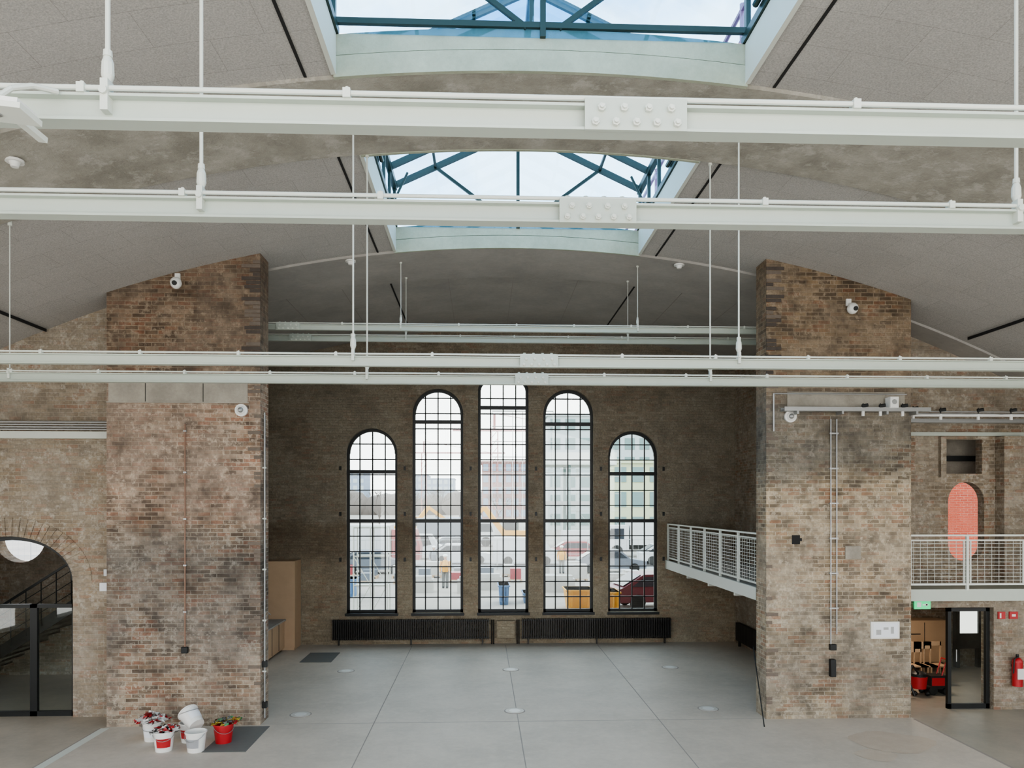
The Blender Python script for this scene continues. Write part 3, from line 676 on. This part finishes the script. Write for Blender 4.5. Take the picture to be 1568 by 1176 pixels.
truck('red_truck',-9.2,53,0,rp,wp,6); truck('box_truck',-3.6,78,0,wp,gp,6); truck('box_truck',15,62,3.14,wp,wp,6)
car('van',-5.2,60,0,wp,True); car('van',-12.5,66,.1,wp,True); car('car',7.6,58.5,0,rp); car('car',7.6,31.6,.15,mar); car('car',-2.4,66.6,.2,gp); car('car',13.5,54,0,wp); car('van',9.5,67,0,wp,True); car('car',-6.8,47.6,.1,gp); car('car',8.2,47.6,0,gp); car('car',-1.5,55,0,wp); car('van',3.2,54,0,wp,True)
excavator(3.2,70,2.8); excavator(-8.8,85,.4)
skip(4.0,31.2,ORNG,1.1,.8); skip(5.15,30,ORNG,.55,.85,'yellow_barrel_crate'); skip(.95,33,BLUE,.45,.8,'blue_portable_tank'); skip(-6.4,36,BLUE,1.0,.8); skip(2.0,33.5,BLUE,.35,.4,'blue_crate')
worker(-1.9,39,ORNG); worker(5.0,47,ORNG); worker(-3.0,47,gp)
b=B('site_container'); 
for i in range(24): b.box(-6+i*.25,-6+i*.25+.14,94.9,95,0,2.5,BLUE)
b.box(-6,0,95,97.4,-.05,2.6,BLUE); b.done()
BC=concrete('block_concrete',(.55,.53,.49),(.44,.42,.39),.8)
for x,y,w_ in ((-3.6,37,1.2),(-1.2,36.5,.9),(-.2,38,1.2),(3.0,37,1.6),(6.2,38,3.0)):
    b=B('concrete_blocks'); b.box(x,x+w_,y,y+.8,-.05,.6,BC); b.box(x+.1,x+w_-.1,y+.1,y+.7,.6,.75,BC); b.done()
cols=[WOOD,GALV,wp,BLUE,BC,BC,gp,rp]
for i in range(22):
    b=B('material_pallet'); x=-8+(i%11)*1.65+random.uniform(-.3,.3); y=(42 if i<11 else 44.7)+random.uniform(-.5,.5); w_=random.uniform(.6,1.2); h=random.uniform(.3,1.0); mm=random.choice(cols)
    for k in (-.45,0,.45): b.box(x+k*w_-.05,x+k*w_+.05,y-.4,y+.4,-.05,.08,WOOD)
    b.box(x-w_/2,x+w_/2,y-.4,y+.4,.08,.12,WOOD); b.box(x-w_/2+.05,x+w_/2-.05,y-.38,y+.38,.12,h,mm)
    b.done()
def scaffold(x,y,w_,h,nx,ny):
    b=B('scaffold_tower')
    for i in range(nx+1):
        for yy in (y,y+.9): b.cyl((x+w_*i/nx,yy,-.05),(x+w_*i/nx,yy,h),.03,CURB,6)
    for j in range(1,ny+1):
        z=h*j/ny
        for yy in (y,y+.9): b.cyl((x,yy,z),(x+w_,yy,z),.025,CURB,6)
        b.box(x,x+w_,y,y+.9,z-.04,z-.02,GALV)
    for i in range(nx): b.cyl((x+w_*i/nx,y,0),(x+w_*(i+1)/nx,y,h/ny),.02,CURB,6); b.cyl((x+w_*(i+1)/nx,y,h/ny),(x+w_*i/nx,y,2*h/ny),.02,CURB,6)
    b.done()
scaffold(-5.0,29.5,1.3,3.4,2,3); scaffold(8.5,78,6,9,4,5); scaffold(1.5,110,9,18,6,8)
b=B('site_fence')
for i in range(34):
    x=-50+i*3.0; b.cyl((x,49.5,-.05),(x,49.5,2),.03,GALV,6)
    for z in (.1,1,1.95): b.cyl((x,49.5,z),(x+2.9,49.5,z),.02,GALV,5)
    for k in range(1,8): b.cyl((x+k*.37,49.5,.1),(x+k*.37,49.5,1.95),.008,GALV,4)
b.done()
def building(name,x0,x1,y0,y1,h,mat,wm,cols,rows):
    b=B(name); b.box(x0,x1,y0,y1,-.05,h,mat); b.box(x0-.3,x1+.3,y0-.3,y1+.3,h,h+.4,mat)
    for i in range(cols):
        for j in range(rows):
            cx=x0+(x1-x0)*(i+.5)/cols; cz=h*(j+.55)/rows; ww=(x1-x0)/cols*.33; hh=h/rows*.3
            b.box(cx-ww,cx+ww,y0-.1,y0+.02,cz-hh,cz+hh,wm)
    b.done(smooth=False)
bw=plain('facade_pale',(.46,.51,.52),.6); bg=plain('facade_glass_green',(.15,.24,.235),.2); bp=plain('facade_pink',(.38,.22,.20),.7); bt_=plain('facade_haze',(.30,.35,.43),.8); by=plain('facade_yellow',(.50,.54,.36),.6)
building('glass_office_building',11,46,125,145,19,bw,bg,14,6)
building('pale_office_building',16.5,30,95,110,9.5,by,bg,6,3)
building('pink_apartment_building',0,17,210,225,16,bp,bt_,8,5)
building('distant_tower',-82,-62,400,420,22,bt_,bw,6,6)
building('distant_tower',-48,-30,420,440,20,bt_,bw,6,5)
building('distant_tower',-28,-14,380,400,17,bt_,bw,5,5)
b=B('station_canopy'); b.box(4.6,13,72,77.5,8.1,9.3,CURB)
for x in (5.2,8.5,12): b.cyl((x,73,-.05),(x,73,8.1),.16,bg,10); b.cyl((x,77,-.05),(x,77,8.1),.16,bg,10)
b.box(4.8,12.8,75,77,4.2,4.6,GALV); b.done()
b=B('construction_crane'); 
for cx,cy in ((3,180),(-20,260)):
    for dx in (-.8,.8):
        for dy in (-.8,.8): b.cyl((cx+dx,cy+dy,-.05),(cx+dx,cy+dy,22),.12,rpl,5)
    for k in range(11): b.cyl((cx-.8,cy-.8,k*2),(cx+.8,cy-.8,k*2+2),.08,rpl,4)
    b.beam((cx-10,cy,22),(cx+28,cy,22),.5,.5,rpl); b.cyl((cx,cy,22),(cx,cy,26),.3,rpl,5); b.cyl((cx,cy,26),(cx+24,cy,22),.08,rpl,4)
b.done()
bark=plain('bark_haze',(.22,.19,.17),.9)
def tree(b,p,d,l,r,k):
    q=p+d*l; b.cyl(p,q,r,bark,4,r*.7)
    if k==0: return
    for _ in range(3):
        nd=(d+Vector((random.uniform(-.7,.7),random.uniform(-.7,.7),random.uniform(-.1,.4)))).normalized(); tree(b,q,nd,l*.72,r*.6,k-1)
for x,y in ((-22,110),(-16,118),(-30,125),(-12,128),(-7,115),(-25,140),(-4,135),(-34,118),(3,140)):
    b=B('bare_tree'); tree(b,Vector((x,y,-.05)),Vector((0,0,1)),2.2,.2,5); b.done(smooth=False)
b=B('distant_treeline'); x=-260
while x<260:
    h=random.uniform(6,10); b.ball((x,300+random.uniform(-8,8),h*.45),h*.6,bark,1.2,.5,1,7,5); x+=random.uniform(3,6)
b.done()
b=B('red_brick_annex'); b.box(8.8,20,24.5,29,-.05,9,REDB); b.done(smooth=False)

# ---------------------------------------------------------------- lights / world
def fill_light(n,loc,e,size,col=(1,1,1),rot=(0,0,0)):
    l=bpy.data.lights.new(n,'AREA'); l.energy=e; l.size=size; l.color=col
    o=bpy.data.objects.new(n,l); o.location=loc; o.rotation_euler=rot; bpy.context.collection.objects.link(o)
fill_light('side_room_fill',(9.8,17.2,2.2),30,.6,(1,.78,.6)); fill_light('stairwell_fill',(-9.5,17.5,5.8),6,1.0)  # unseen fill lights, added to brighten the side room and stairwell
wd=bpy.data.worlds.new('sky'); bpy.context.scene.world=wd; wd.use_nodes=True; nt=wd.node_tree
bgn=nt.nodes['Background']; tc=N(nt,'ShaderNodeTexCoord'); sp=N(nt,'ShaderNodeSeparateXYZ'); L(nt,tc.outputs['Generated'],sp.inputs[0])
cl=noise(nt,tc.outputs['Generated'],5,7,.6)
base=ramp(nt,sp.outputs[2],[(0.0,(.62,.60,.56)),(.02,(.97,.955,.94)),(.25,(.86,.89,.93)),(.5,(.42,.58,.76)),(1,(.44,.59,.76))])
col=mixc(nt,ramp(nt,cl,[(.44,0.0),(.60,.9)]),base,(.98,.96,.94))
L(nt,col,bgn.inputs[0]); bgn.inputs[1].default_value=5.1

cam=bpy.data.cameras.new('camera'); co=bpy.data.objects.new('camera',cam); bpy.context.collection.objects.link(co)
cam.sensor_width=36; cam.lens=1150/1568*36; cam.shift_y=184/1568; cam.clip_end=2000; cam.clip_start=.05
co.location=(0,0,EYE); co.rotation_euler=(math.radians(90),0,-math.atan(.04))
bpy.context.scene.camera=co
try: bpy.context.scene.view_settings.look='AgX - Medium High Contrast'
except Exception: pass
